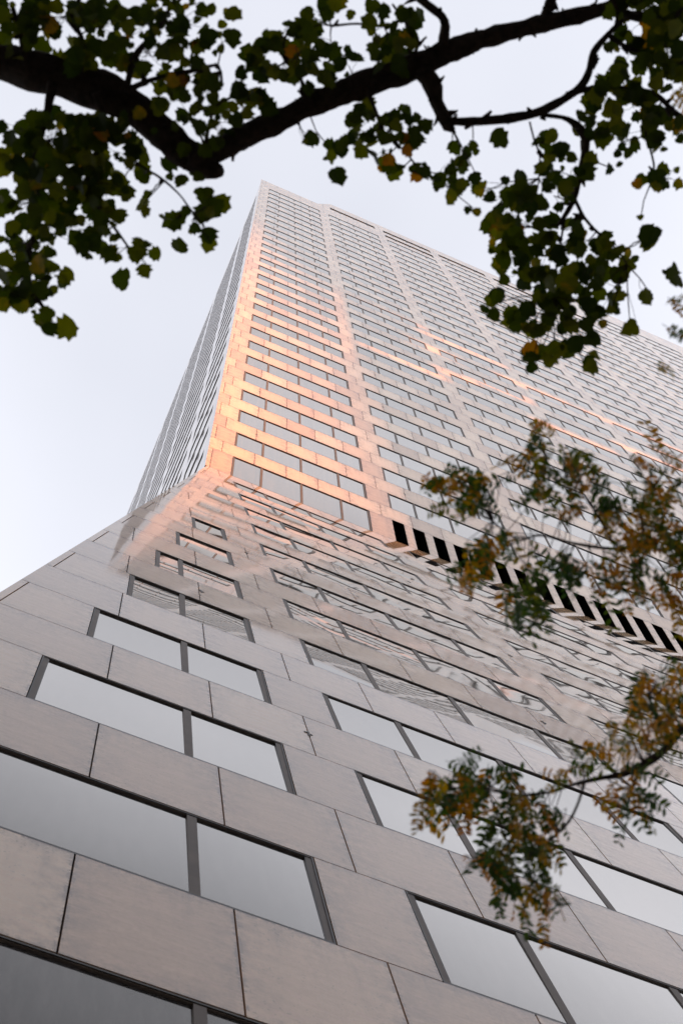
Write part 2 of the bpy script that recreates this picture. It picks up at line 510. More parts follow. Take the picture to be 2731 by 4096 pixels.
for w in ranked[:100]:
    g, f = MB(), MB()
    window_geo(w, g, f)
    wo = g.build('window', GLASS, tower)
    f.build('frame', [FRAME, MULL], wo)
g = MB()
for w in ranked[100:]: window_geo(w, g, g, 0, 1, 2)
tag(g.build('upper_windows', [GLASS, FRAME, MULL], tower), kind='stuff')

# --- louvre openings
for (sf, a, b0, b, t0, dp, kk) in vents:
    v = MB()
    P = sf.rect(a, b0, b, t0, -.002 if kk == 'pale' else 0); n = sf.n
    d0 = 0.0
    front = [p for p in sf.rect(a + J, b0 + (J if kk == 'pale' else 0), b - J, t0 - J, -.004)]
    backp = [p - n * dp for p in front]
    if kk == 'dark':
        for i in range(4):
            j = (i + 1) % 4; v.face([front[j], backp[j], backp[i], front[i]], rc(), 0)
        v.face(backp, rc(), 0)
        v.build('vent_slot', VOID, tower)
    else:
        v.face([p - n * .07 for p in sf.rect(a + J, b0 + J, b - J, t0 - J, 0)], rc(), 0)
        for q in (0, .33, .77, 1.2, WB):
            x0 = min(max(a + q - .012, a + J), b - .024)
            v.prism(sf.rect(x0, b0 + J, x0 + .022, t0 - J, -.02), n, .05, rc(), 1)
        v.prism(sf.rect(a + .03, t0 - .045, b - .03, t0 - J, -.01), n, .06, rc(), 1)
        v.build('parapet_louvre', [STONE, FRAME], tower)

# --- tie-back anchors of the cleaning cradle
def anchor(sf, u, z):
    a = MB()
    a.prism(sf.rect(u - .004, z - .026, u + .004, z + .026, .008), sf.n, .007, rc())
    a.prism(sf.rect(u - .016, z + .006, u - .004, z + .012, .008), sf.n, .007, rc())
    a.prism(sf.rect(u + .004, z - .004, u + .014, z + .002, .008), sf.n, .007, rc())
    a.build('facade_anchor', ANCH, tower)
for r in (2, 4, 6, 8, 10):
    z = -.591 - .9938 * (r - 1) + .25
    for k in range(0, 5):
        u = .117 + PER * k if r % 4 else -.225 + PER * k
        if u > KX * z + .4 : anchor(BASE, u, z)
for r in range(3, 28, 2):
    for k in range(0, 4): anchor(FRONT, .48 + PER * k, trow(r) + .23)

# ------------------------------------------------------------------ trees
def lerp(a, b, t): return a + (b - a) * t
def tube(mb, pts, rad, seg=9, rough=.08, c=(.5, .5, .5), cap=True):
    """tapered bark tube along points; returns nothing"""
    # resample
    P, Rr = [], []
    for i in range(len(pts) - 1):
        n = max(1, int((pts[i + 1] - pts[i]).length / max(.018, rad[i] * .55)))
        n = min(n, 40)
        for k in range(n):
            t = k / n
            p0 = pts[max(i - 1, 0)]; p1 = pts[i]; p2 = pts[i + 1]; p3 = pts[min(i + 2, len(pts) - 1)]
            q = .5 * ((2 * p1) + (p2 - p0) * t + (2 * p0 - 5 * p1 + 4 * p2 - p3) * t * t + (3 * p1 - p0 - 3 * p2 + p3) * t ** 3)
            P.append(q); Rr.append(lerp(rad[i], rad[i + 1], t))
    P.append(pts[-1]); Rr.append(rad[-1])
    base = len(mb.v); up = Vector((.3, .5, .8)).normalized()
    ph = [random.uniform(0, 6.28) for _ in range(6)]
    for i, p in enumerate(P):
        d = (P[min(i + 1, len(P) - 1)] - P[max(i - 1, 0)]).normalized()
        a = d.cross(up)
        if a.length < .05: a = d.cross(Vector((1, 0, 0)))
        a.normalize(); b = d.cross(a)
        lump = 1 + .07 * math.sin(i * .9 + ph[0]) + .05 * math.sin(i * .37 + ph[1])
        for k in range(seg):
            th = 2 * math.pi * k / seg
            rr = Rr[i] * lump * (1 + random.uniform(-rough, rough) + .05 * math.sin(3 * th + ph[2] + i * .2))
            mb.v.append(tuple(p + a * math.cos(th) * rr + b * math.sin(th) * rr))
    for i in range(len(P) - 1):
        for k in range(seg):
            k2 = (k + 1) % seg
            mb.f.append((base + i * seg + k, base + i * seg + k2, base + (i + 1) * seg + k2, base + (i + 1) * seg + k)); mb.c.append(c); mb.mi.append(0)
    if cap:
        mb.f.append(tuple(base + k for k in range(seg))[::-1]); mb.c.append(c); mb.mi.append(0)
        mb.f.append(tuple(base + (len(P) - 1) * seg + k for k in range(seg))); mb.c.append(c); mb.mi.append(0)
def px_r(w, dep): return w * PXD / FPX * dep / 2

def make_bark(name, a, b2):
    m_, nt, b = mat(name)
    tc = N(nt, 'ShaderNodeTexCoord')
    no = N(nt, 'ShaderNodeTexNoise'); no.inputs['Scale'].default_value = 34; no.inputs['Detail'].default_value = 8; no.inputs['Roughness'].default_value = .7
    L(nt, tc.outputs['Object'], no.inputs['Vector'])
    cr = N(nt, 'ShaderNodeValToRGB'); cr.color_ramp.elements[0].position = .35; cr.color_ramp.elements[1].position = .75
    cr.color_ramp.elements[0].color = (*a, 1); cr.color_ramp.elements[1].color = (*b2, 1)
    L(nt, no.outputs['Fac'], cr.inputs['Fac']); L(nt, cr.outputs['Color'], b.inputs['Base Color'])
    bp = N(nt, 'ShaderNodeBump'); bp.inputs['Strength'].default_value = .7; bp.inputs['Distance'].default_value = .02
    L(nt, no.outputs['Fac'], bp.inputs['Height']); L(nt, bp.outputs[0], b.inputs['Normal'])
    b.inputs['Roughness'].default_value = .95; b.inputs['Specular IOR Level'].default_value = .15
    return m_
def make_leaf(name, stops, trans):
    m_, nt, b = mat(name)
    at = N(nt, 'ShaderNodeAttribute', attribute_name='rnd')
    sep = N(nt, 'ShaderNodeSeparateColor'); L(nt, at.outputs['Color'], sep.inputs[0])
    tc = N(nt, 'ShaderNodeTexCoord'); no = N(nt, 'ShaderNodeTexNoise'); no.inputs['Scale'].default_value = 30; no.inputs['Detail'].default_value = 3
    L(nt, tc.outputs['Object'], no.inputs['Vector'])
    k = mathn(nt, 'ADD', sep.outputs[0], mathn(nt, 'MULTIPLY', mathn(nt, 'SUBTRACT', no.outputs['Fac'], .5), .35))
    cr = N(nt, 'ShaderNodeValToRGB'); el = cr.color_ramp.elements
    el[0].position, el[0].color = stops[0][0], (*stops[0][1], 1)
    el[1].position, el[1].color = stops[-1][0], (*stops[-1][1], 1)
    for p, c in stops[1:-1]:
        x = el.new(p); x.color = (*c, 1)
    L(nt, k, cr.inputs['Fac'])
    L(nt, cr.outputs['Color'], b.inputs['Base Color']); b.inputs['Roughness'].default_value = .6
    b.inputs['Specular IOR Level'].default_value = .25
    tr = N(nt, 'ShaderNodeBsdfTranslucent')
    hs = N(nt, 'ShaderNodeHueSaturation'); hs.inputs['Saturation'].default_value = 1.15; hs.inputs['Value'].default_value = 1.0
    L(nt, cr.outputs['Color'], hs.inputs['Color']); L(nt, hs.outputs[0], tr.inputs['Color'])
    mx = N(nt, 'ShaderNodeMixShader'); mx.inputs[0].default_value = trans
    L(nt, b.outputs[0], mx.inputs[1]); L(nt, tr.outputs[0], mx.inputs[2])
    L(nt, mx.outputs[0], nt.nodes['Material Output'].inputs['Surface'])
    return m_
BARK_A = make_bark('dark_furrowed_bark', (.012, .009, .007), (.05, .035, .026))
BARK_B = make_bark('grey_brown_bark', (.018, .013, .010), (.07, .052, .042))
LEAF_A = make_leaf('lobed_leaf', [(.0, (.018, .030, .005)), (.45, (.050, .066, .008)), (.80, (.115, .12, .013)), (.90, (.30, .18, .018)), (1.0, (.38, .15, .02))], .6)
LEAF_B = make_leaf('locust_leaflet', [(.0, (.025, .06, .016)), (.35, (.065, .11, .018)), (.55, (.17, .17, .018)), (.72, (.45, .25, .022)), (1.0, (.52, .20, .02))], .55)

def rnd_unit():
    while True:
        v = Vector((random.uniform(-1, 1), random.uniform(-1, 1), random.uniform(-1, 1)))
        if .1 < v.length < 1: return v.normalized()
def lobed_leaf(mb, base, d, n, size, c):
    """palmate leaf: stalk end at base, pointing along d, face normal n"""
    d = d.normalized(); s = d.cross(n)
    if s.length < .1: s = d.cross(Vector((.3, .8, .5)))
    s.normalize(); n = s.cross(d).normalized()
    j = lambda v: v * random.uniform(.9, 1.1)
    kind = random.random()
    if kind < .55:   # broad, shallow-lobed with blunt tips
        half = [(.02, .20), (.16, .44), (.26, .58), (.40, .44), (.60, .60), (.72, .36), (.84, .30), (.94, .22), (1.0, .14)]
    else:
        half = [(-.04, .16), (.10, .45), (.34, .56), (.55, .40), (.66, .50), (.86, .22), (.97, .10)]
    cup = random.uniform(-.25, .45); droop = random.uniform(-.1, .35)
    def pt(y, x):
        return base + d * (y * size) + s * (x * size) + n * (size * (cup * abs(x) * .8 - droop * y * y * .5))
    mid = [(0, 0), (.3, 0), (.6, 0), (1.02, 0)]
    for sg in (-1, 1):
        h = [(j(y), j(x) * sg) for y, x in half]
        pts = [pt(0, 0)] + [pt(y, x) for y, x in h] + [pt(1.03, 0)]
        c0 = pt(.5, 0.0)
        for i in range(len(pts) - 1):
            tri = [c0, pts[i], pts[i + 1]]
            mb.face(tri if sg > 0 else tri[::-1], c)
def leaflet(mb, base, d, n, ln, wd, c):
    s = d.cross(n).normalized(); n = s.cross(d).normalized()
    P = [(0, 0), (.22, .8), (.55, 1.0), (.85, .6), (1, 0)]
    cu = random.uniform(0, .25)
    for sg in (-1, 1):
        pts = [base + d * (y * ln) + s * (sg * x * wd * .5) + n * (ln * cu * (x * .25 - y * y * .5)) for y, x in P]
        mb.face(pts if sg > 0 else pts[::-1], c)
def stalk(mb, a, b, r, c=(.5, .5, .5)):
    d = b - a
    if d.length < 1e-4: return
    u = d.cross(Vector((.2, .3, .9)));
    if u.length < 1e-5: u = d.cross(Vector((1, 0, 0)))
    u.normalize(); w = d.normalized().cross(u); n = len(mb.v)
    for p, rr in ((a, r), (b, r * .7)):
        for k in range(3):
            th = 2.094 * k; mb.v.append(tuple(p + u * math.cos(th) * rr + w * math.sin(th) * rr))
    for k in range(3):
        k2 = (k + 1) % 3
        mb.f.append((n + k, n + k2, n + 3 + k2, n + 3 + k)); mb.c.append(c); mb.mi.append(0)

# ---------- tree with lobed leaves (limbs above the camera)
DA = 4.9
wood = MB(); limb_pts = []
def limb(path, dep0=DA, dep1=None, seg=9, spurs=0, mb=None, rough=.10):
    mb = mb or wood
    n = len(path); dep1 = dep1 if dep1 is not None else dep0
    pts, rad = [], []
    for i, (x, y, w) in enumerate(path):
        dp = lerp(dep0, dep1, i / (n - 1)); pts.append(un(x, y, dp)); rad.append(px_r(w, dp))
    tube(mb, pts, rad, seg, rough)
    for i in range(n - 1):
        for k in range(6):
            limb_pts.append(lerp(pts[i], pts[i + 1], k / 6))
    for _ in range(spurs):
        i = random.randrange(n - 1); t = random.random(); p = lerp(pts[i], pts[i + 1], t); r = lerp(rad[i], rad[i + 1], t)
        ax = (pts[i + 1] - pts[i]).normalized()
        o = (rnd_unit().cross(ax)).normalized()
        l_ = random.uniform(.008, .030)
        q = p + o * (r + l_) + ax * random.uniform(-.03, .04)
        tube(mb, [p + o * r * .6, lerp(p, q, .75), q], [random.uniform(.007, .011), random.uniform(.004, .007), random.uniform(.002, .005)], 5, .25)
    return pts
# trunk, out of the frame to the left, carrying the big limb
limb_root = un(-260, 60, 5.15)
left_trunk = [Vector((limb_root.x - 1.0, limb_root.y - .5, -.1)), Vector((limb_root.x - .98, limb_root.y - .47, 1.6)), Vector((limb_root.x - .9, limb_root.y - .42, 3.6)), Vector((limb_root.x - .55, limb_root.y - .25, 5.3)), limb_root]
tube(wood, left_trunk, [.24, .19, .165, .145, .125], 12, .06)
limb([(-260, 60, 125), (-120, 105, 100), (0, 142, 74), (100, 166, 82), (200, 196, 88), (300, 240, 82), (375, 305, 72), (430, 356, 62), (478, 388, 46), (507, 393, 24)], 5.15, DA, 14, 14)
limb([(432, 362, 34), (478, 360, 44), (540, 325, 50), (620, 288, 52), (720, 238, 52), (830, 196, 58), (920, 165, 64), (1000, 135, 50), (1080, 100, 42), (1180, 70, 40), (1300, 42, 35), (1400, 18, 30), (1470, -10, 26)], DA, DA + .35, 11, 32)
limb([(960, 160, 40), (990, 190, 38), (1002, 235, 34), (1018, 268, 34), (1030, 290, 26), (1040, 300, 12)], DA + .15, DA + .12, 9, 8)
limb([(1022, 276, 22), (1060, 280, 19), (1130, 276, 20), (1220, 262, 21), (1290, 230, 20), (1335, 196, 17), (1352, 160, 16), (1362, 120, 15), (1395, 80, 14), (1430, 45, 12)], DA + .12, DA + .3, 8, 22)
limb([(1300, 218, 15), (1370, 200, 12), (1440, 206, 12), (1500, 216, 13), (1540, 250, 12), (1590, 290, 10)], DA + .2, DA + .35, 7, 12)
limb([(1000, 135, 26), (1016, 100, 24), (1020, 50, 22), (990, 18, 18), (950, -10, 14)], DA + .2, DA + .1, 8, 10)
limb([(1240, 62, 22), (1252, 35, 24), (1270, -15, 22)], DA + .28, DA + .3, 8, 5)
limb([(1225, 262, 9), (1290, 270, 11), (1322, 288, 18), (1344, 320, 20), (1338, 370, 18), (1325, 425, 15), (1316, 460, 14), (1296, 495, 10), (1278, 520, 7)], DA + .2, DA + .3, 7, 10)
limb([(1318, 458, 9), (1340, 500, 8), (1362, 526, 8), (1380, 542, 7), (1420, 580, 5), (1440, 612, 4)], DA + .28, DA + .3, 6, 4)
limb([(1296, 495, 6), (1286, 560, 5), (1276, 620, 5), (1262, 690, 4)], DA + .3, DA + .3, 6, 3)
limb([(300, 205, 14), (330, 190, 12), (390, 172, 11), (450, 162, 10), (500, 152, 7), (510, 200, 6)], DA, DA - .1, 7, 8)
limb([(285, 352, 7), (330, 385, 6), (370, 410, 6), (410, 445, 5), (435, 478, 4), (470, 520, 3)], DA, DA - .1, 6, 2)
limb([(120, 190, 24), (110, 250, 18), (90, 330, 15), (70, 430, 12), (80, 520, 9), (60, 600, 8), (85, 690, 5)], DA + .05, DA - .15, 7, 8)
limb([(220, 215, 20), (240, 290, 15), (220, 360, 12), (200, 440, 10), (260, 520, 7), (300, 575, 4)], DA, DA - .2, 7, 8)
limb([(180, 170, 18), (190, 100, 14), (170, 40, 12), (190, -20, 9)], DA + .05, DA + .1, 7, 6)
limb([(290, 210, 18), (310, 130, 14), (360, 70, 11), (400, 0, 8)], DA, DA + .1, 7, 6)
limb([(60, 150, 18), (50, 90, 14), (30, 20, 10)], DA + .1, DA + .2, 7, 4)
limb([(470, 350, 10), (480, 290, 9), (500, 240, 7), (560, 215, 5)], DA, DA - .1, 6, 4)
limb([(700, 240, 12), (690, 180, 9), (650, 130, 7), (660, 70, 5)], DA + .1, DA, 6, 5)
limb([(760, 60, 6), (820, 55, 6), (880, 60, 7), (940, 40, 8)], DA + .1, DA + .1, 6, 3)
limb([(840, 200, 10), (860, 250, 8), (880, 300, 6), (930, 350, 5), (970, 400, 3)], DA + .1, DA, 6, 5)
limb([(920, 170, 10), (960, 100, 8), (930, 50, 7), (900, 10, 6)], DA + .15, DA + .1, 6, 4)
limb([(1395, 80, 12), (1440, 110, 12), (1500, 130, 11), (1600, 150, 10)], DA + .3, DA + .3, 6, 6)
limb([(1400, 20, 22), (1480, 40, 20), (1600, 20, 18)], DA + .33, DA + .4, 7, 6)
limb([(1215, 280, 5), (1225, 320, 5), (1238, 360, 4), (1236, 420, 4)], DA + .1, DA + .05, 5, 1)
limb([(1470, 220, 8), (1480, 300, 6), (1500, 380, 5), (1490, 430, 3)], DA + .3, DA + .2, 5, 3)

crown = MB()
def twig_to(p, q, r=.0022):
    mid = lerp(p, q, .5) + rnd_unit() * (q - p).length * .08
    stalk(crown_tw, p, mid, r); stalk(crown_tw, mid, q, r * .8)
crown_tw = MB()
def one_leaf(x, y, w, dep=None, tone=None):
    dep = dep or DA + random.uniform(-.15, .2)
    P = un(x, y, dep); view = (P - CAM).normalized()
    size = w * PXD / FPX * dep
    n = (rnd_unit() * random.uniform(.35, 1.1) + Vector((0, 0, -1)) + view * -.25).normalized()
    d = rnd_unit(); d -= n * d.dot(n); d = (d.normalized() + Vector((0, 0, -.35)) + Vector(R[1]) * .35)
    d = d.normalized()
    t = random.random() ** 1.5 * .84 if tone is None else tone
    if tone is None and random.random() < .03: t = random.uniform(.86, 1.0)
    lobed_leaf(crown, P - d * size * .5, d, n, size, (t, random.random(), random.random()))
    return P - d * size * .5
CL = [  # x, y, rx, ry, count  (photograph, 1568 px wide)
 (40,40,80,60,46),(140,40,90,70,50),(240,60,80,70,40),(330,50,90,70,42),(420,70,80,70,30),(60,110,60,30,14),(180,120,80,40,26),(350,130,80,50,26),(440,130,50,40,12),(510,95,25,50,8),
 (60,300,60,40,16),(130,330,100,70,50),(230,330,90,70,46),(310,310,60,60,22),(60,380,60,60,26),(140,420,110,70,54),(230,420,70,60,28),(50,470,50,50,16),(150,510,90,50,34),(60,560,60,60,30),(40,640,50,60,26),(110,640,50,40,16),(80,700,45,50,16),(30,690,30,30,8),(100,745,18,18,3),
 (230,500,50,40,14),(210,560,30,30,6),(290,570,50,35,11),(335,605,22,25,5),(330,400,18,14,2),(330,468,20,20,2),(278,430,14,30,3),(350,440,16,16,2),
 (480,465,26,32,8),(395,510,30,24,7),(440,508,30,24,6),(490,500,18,50,6),(480,555,14,14,2),
 (400,235,50,60,18),(455,250,40,50,14),(430,190,40,40,12),(480,210,36,50,12),(505,285,45,50,20),(560,235,50,34,18),(600,240,34,26,10),(440,330,40,40,8),(420,390,40,30,8),(570,160,20,16,3),
 (600,110,34,36,16),(640,90,50,40,24),(690,120,50,60,30),(650,150,60,26,16),(620,165,40,18,9),(720,60,40,40,10),(690,190,40,20,8),(740,160,34,40,11),(800,150,34,24,6),(760,110,40,30,8),
 (740,20,50,20,8),(860,80,34,40,12),(890,100,40,50,16),(930,60,34,50,14),(900,140,50,30,12),(850,30,50,20,6),(720,40,40,24,5),
 (698,316,22,11,4),(760,345,28,26,8),(810,335,34,26,9),(850,270,40,34,16),(830,310,34,28,9),(895,300,40,44,20),(890,360,34,40,14),(920,390,18,16,4),(950,330,34,40,14),(960,300,28,34,8),(965,395,18,34,7),(1000,425,26,16,5),(930,260,40,40,10),
 (1045,400,30,34,9),(1045,440,26,26,6),(1085,340,22,30,5),(1030,342,14,10,2),(1075,377,26,8,3),(1092,402,12,10,2),(1110,440,22,22,5),(1085,478,14,14,3),
 (1480,50,90,60,70),(1530,110,50,70,40),(1440,120,50,40,20),(1540,30,50,50,34),(1540,180,40,40,16),
 (1400,160,40,40,16),(1380,230,60,34,22),(1450,240,60,40,26),(1430,190,50,40,16),(1500,250,40,50,16),(1545,300,30,40,10),(1470,300,60,40,18),(1400,300,50,34,16),(1350,290,30,30,8),(1540,410,26,30,6),
 (1255,325,22,18,4),(1275,350,40,34,11),(1300,400,40,40,14),(1250,385,22,40,7),(1345,380,22,26,4),(1420,330,40,30,9),(1410,390,18,20,3),(1520,330,24,16,4),(1470,410,16,16,3),(1500,430,26,20,4),(1240,420,26,40,8),(1300,445,24,24,5),
 (1180,430,34,34,11),(1215,470,40,34,15),(1150,470,36,34,10),(1270,450,34,40,10),(1130,520,26,34,10),(1165,520,45,40,18),(1230,520,45,40,16),(1150,570,36,36,16),(1200,580,45,40,20),(1310,525,20,20,4),(1290,560,45,26,10),(1345,555,34,24,9),(1390,545,22,18,4),
 (1240,610,45,40,18),(1180,630,30,34,9),(1300,610,40,40,14),(1370,585,36,30,11),(1420,575,22,22,5),(1440,600,22,20,4),(1340,640,50,40,18),(1400,640,34,30,9),(1270,670,50,40,18),(1220,660,34,30,9),(1435,645,14,14,3),
 (1125,700,26,30,9),(1150,730,34,22,10),(1190,720,30,30,10),(1230,730,45,34,16),(1290,700,45,40,16),(1340,690,40,34,12),(1390,690,30,24,7),(1250,770,50,30,16),(1320,750,40,40,14),(1300,800,40,30,12),(1345,795,26,34,8),(1225,815,22,20,4),(1395,725,30,26,7),(1445,745,12,16,2),(1345,845,22,20,5),(1270,815,30,16,5),(1222,850,10,10,2),
 (1490,545,22,16,3),(1500,530,14,14,2),(1470,500,10,8,1),(1495,680,20,10,2),(1410,690,20,16,3),
]
for (x, y, rx, ry, n) in CL:
    best = min(limb_pts, key=lambda p: (Vector(pix(p)) - Vector((x * PXD, y * PXD))).length)
    dep = (best - CAM).length
    hub = un(x, y, dep + random.uniform(-.1, .1))
    if (hub - best).length < .5: twig_to(best, hub, .0035)
    for i in range(max(1, round(n * (1.0 if x < 300 and y > 280 else .64)))):
        a = random.uniform(0, 6.283); q = math.sqrt(random.random())
        lx, ly = x + math.cos(a) * rx * q, y + math.sin(a) * ry * q
        w = random.uniform(24, 43) if random.random() < .66 else random.uniform(13, 24)
        b = one_leaf(lx, ly, w, dep + random.uniform(-.22, .22))
        if random.random() < .55: twig_to(lerp(best, hub, random.uniform(.4, 1)), b, .0013)
for x, y, w in [(775,408,44),(275,640,50),(150,755,52),(165,748,34),(410,565,42),(1148,317,46),(1490,545,52),(1484,555,40),(1545,635,52),(1483,684,40),(1540,628,40),(538,33,40),(525,30,28),(355,583,30),(217,570,34),(330,402,36),(278,420,34),(330,470,38),(505,468,50),(470,450,44),(480,540,40),(395,508,46)]:
    one_leaf(x, y, w)
tree_a = empty('broadleaf_tree', tuple(left_trunk[0]))
tag(tree_a, 'broadleaf tree with thick dark limbs and lobed green leaves overhead', 'tree')
def to_local(mb, root):
    o = root.location; mb.v = [(v[0] - o[0], v[1] - o[1], v[2] - o[2]) for v in mb.v]; return mb
to_local(wood, tree_a).build('trunk', BARK_A, tree_a, smooth=True)
to_local(crown, tree_a).build('crown', LEAF_A, tree_a)
to_local(crown_tw, tree_a).build('twigs', BARK_A, tree_a)

# ---------- locust with feathery leaves (right side)
DB = 4.0
wood_b = MB(); limb_pts = []
rt = un(1960, 1500, 4.7)
trunk_b = [Vector((rt.x + .9, rt.y - .5, -.1)), Vector((rt.x + .88, rt.y - .48, 1.6)), Vector((rt.x + .7, rt.y - .4, 3.4)), rt]
tube(wood_b, trunk_b, [.15, .125, .10, .07], 11, .05)
limb([(1960, 1500, 66), (1800, 1370, 36), (1680, 1260, 18), (1568, 1222, 10), (1486, 1251, 9), (1413, 1261, 8), (1320, 1249, 7), (1243, 1230, 5), (1184, 1238, 4), (1120, 1190, 3)], 4.7, DB, 7, 0, wood_b, .06)
limb([(1960, 1500, 60), (1800, 1560, 40), (1660, 1620, 26), (1568, 1672, 20), (1524, 1722, 19), (1479, 1755, 18), (1429, 1778, 15), (1374, 1788, 10), (1319, 1801, 8), (1259, 1820, 6), (1190, 1826, 5), (1100, 1810, 4), (1020, 1810, 3)], 4.7, DB, 7, 0, wood_b, .06)
limb([(1340, 1800, 7), (1328, 1840, 6), (1304, 1888, 6), (1262, 1930, 5), (1210, 1980, 4), (1240, 2050, 3), (1262, 2110, 2)], DB, DB, 6, 0, wood_b, .06)
limb([(1120, 1815, 4), (1150, 1900, 4), (1170, 1960, 3), (1130, 1990, 2)], DB, DB, 6, 0, wood_b, .06)
limb([(1479, 1755, 9), (1455, 1800, 6), (1440, 1850, 4)], DB, DB, 6, 0, wood_b, .06)
limb([(1540, 1700, 10), (1500, 1640, 7), (1490, 1590, 5)], DB + .05, DB, 6, 0, wood_b, .06)
limb([(1413, 1261, 6), (1380, 1200, 5), (1330, 1130, 4), (1260, 1070, 3), (1238, 1000, 2)], DB, DB - .1, 6, 0, wood_b, .06)
limb([(1486, 1251, 6), (1470, 1180, 5), (1500, 1120, 4), (1540, 1060, 3)], DB, DB + .1, 6, 0, wood_b, .06)
limb([(1320, 1249, 4), (1290, 1300, 3), (1230, 1360, 3)], DB, DB - .05, 6, 0, wood_b, .06)
limb([(1500, 1250, 5), (1450, 1310, 4), (1400, 1360, 3)], DB, DB, 6, 0, wood_b, .06)
limb([(1900, 1440, 26), (1800, 1100, 12), (1700, 820, 6), (1600, 720, 4), (1545, 700, 2)], 4.7, DB + .3, 6, 0, wood_b, .06)
crown_b = MB(); crown_tw = MB()
def pinnate(x, y, dep, ln_px, orange):
    P = un(x, y, dep)
    near = min(limb_pts, key=lambda p: (p - P).length)
    out = (P - near); out = out.normalized() if out.length > .01 else rnd_unit()
    d = (out * .7 + rnd_unit() * .8 + Vector(R[1]) * .45 + Vector((0, 0, -.25))).normalized()
    ln = ln_px * PXD / FPX * dep
    n = (rnd_unit() * .8 + Vector((0, 0, 1))); n -= d * n.dot(d); n.normalize(); s = d.cross(n)
    a = P - d * ln * .5
    k = random.randint(5, 9); pts = []
    for i in range(k + 1):
        t = i / k; pts.append(a + d * ln * t + Vector((0, 0, -1)) * ln * .22 * t * t)
    for p, q in zip(pts, pts[1:]): stalk(crown_tw, p, q, .0012)
    base_t = random.uniform(.6, 1) if random.random() < orange * .8 else random.uniform(0, .46)
    for i in range(1, k + 1):
        for sg in (-1, 1):
            if random.random() < .10: continue
            dd = (s * sg + d * .45 + rnd_unit() * .25 - Vector((0, 0, .2))).normalized()
            nn = (n + rnd_unit() * .55).normalized()
            l_ = ln * random.uniform(.20, .29) * (1.05 - .35 * abs(i / k - .5))
            t = min(1, max(0, base_t + random.uniform(-.14, .14)))
            leaflet(crown_b, pts[i], dd, nn, l_, l_ * random.uniform(.40, .52), (t, random.random(), random.random()))
    if (near - a).length < .2: stalk(crown_tw, near, a, .0018)
CB = [  # x, y, rx, ry, count, share of orange leaves
 (1010,1110,26,18,4,.2),(1060,1110,60,28,11,.35),(1100,1150,40,30,8,.45),(1050,1165,40,14,3,.2),(1235,1000,18,34,4,.9),(1225,1050,26,20,3,.8),(1180,1080,20,40,3,.7),(1290,1080,60,40,12,.4),(1340,1090,40,30,8,.3),(1230,1150,40,50,8,.3),(1290,1160,50,40,9,.3),(1370,1140,40,40,8,.4),
 (1470,1100,50,40,8,.6),(1540,1110,30,60,10,.7),(1500,1150,40,40,10,.4),(1420,1190,60,40,13,.6),(1500,1210,60,40,16,.75),(1540,1270,34,50,16,.85),(1450,1270,60,40,13,.65),(1400,1320,50,34,9,.6),(1470,1340,50,40,12,.8),(1535,1370,34,50,12,.8),
 (1080,1290,26,34,5,.3),(1120,1280,30,36,6,.3),(1060,1335,24,14,2,.9),(1185,1380,30,34,7,.1),(1225,1345,30,26,5,.2),(1280,1280,40,40,9,.15),(1310,1310,30,40,7,.2),(1235,1400,22,22,4,.1),(1170,1250,30,26,4,.3),(1390,1370,26,34,4,.5),
 (1540,1550,30,34,10,.9),(1490,1590,40,34,11,.9),(1540,1620,34,40,12,.85),(1470,1640,45,34,11,.8),(1420,1660,30,26,5,.9),(1525,1680,36,30,9,.8),(1350,1715,34,26,5,.9),(1470,1700,45,30,9,.7),(1410,1740,34,24,5,.9),(1320,1770,26,18,2,.8),(1480,1760,34,30,6,.7),(1270,1790,30,24,4,.8),
 (1430,1810,36,20,6,.7),(1460,1840,30,26,5,.4),(1440,1870,30,24,5,.4),(1390,1830,20,24,3,.6),
 (1000,1800,30,24,7,.5),(1040,1820,45,36,14,.4),(1000,1850,24,34,7,.4),(1080,1785,40,24,8,.35),(1075,1755,22,26,4,.1),(1110,1820,40,30,8,.4),(1150,1800,34,26,6,.4),(1070,1860,30,24,4,.7),(955,1872,8,6,1,1),
 (1170,1850,45,30,8,.5),(1220,1850,34,30,5,.4),(1265,1880,30,34,7,.6),(1150,1900,34,34,8,.3),(1200,1920,45,34,11,.3),(1120,1945,34,26,6,.2),(1170,1970,45,34,12,.2),(1225,1980,40,34,10,.3),(1260,1940,26,34,6,.6),(1080,1985,26,20,4,.8),(1130,2000,34,26,5,.5),(1170,2040,34,36,7,.3),(1240,2040,34,34,8,.5),(1265,2070,24,22,4,.7),(1200,2080,22,20,3,.3),(1255,2115,16,24,3,.3),
 (1550,700,16,16,2,1),(1540,770,20,14,2,1),(1525,850,8,8,1,1),(1555,240,12,30,3,1),(1535,1045,24,16,3,.9),(1500,1000,14,10,1,1)]
for (x, y, rx, ry, n, og) in CB:
    for i in range(max(1, round(n * (1.15 if x < 1260 and y < 1450 else .8)))):
        a = random.uniform(0, 6.283); q = math.sqrt(random.random())
        pinnate(x + math.cos(a) * rx * q, y + math.sin(a) * ry * q, DB + random.uniform(-.3, .3), random.uniform(60, 98), og)
tree_b = empty('locust_tree', tuple(trunk_b[0]))
tag(tree_b, 'locust tree with feathery green and orange autumn leaves at right', 'tree')
to_local(wood_b, tree_b).build('trunk', BARK_B, tree_b, smooth=True)
to_local(crown_b, tree_b).build('crown', LEAF_B, tree_b)
to_local(crown_tw, tree_b).build('twigs', BARK_B, tree_b)

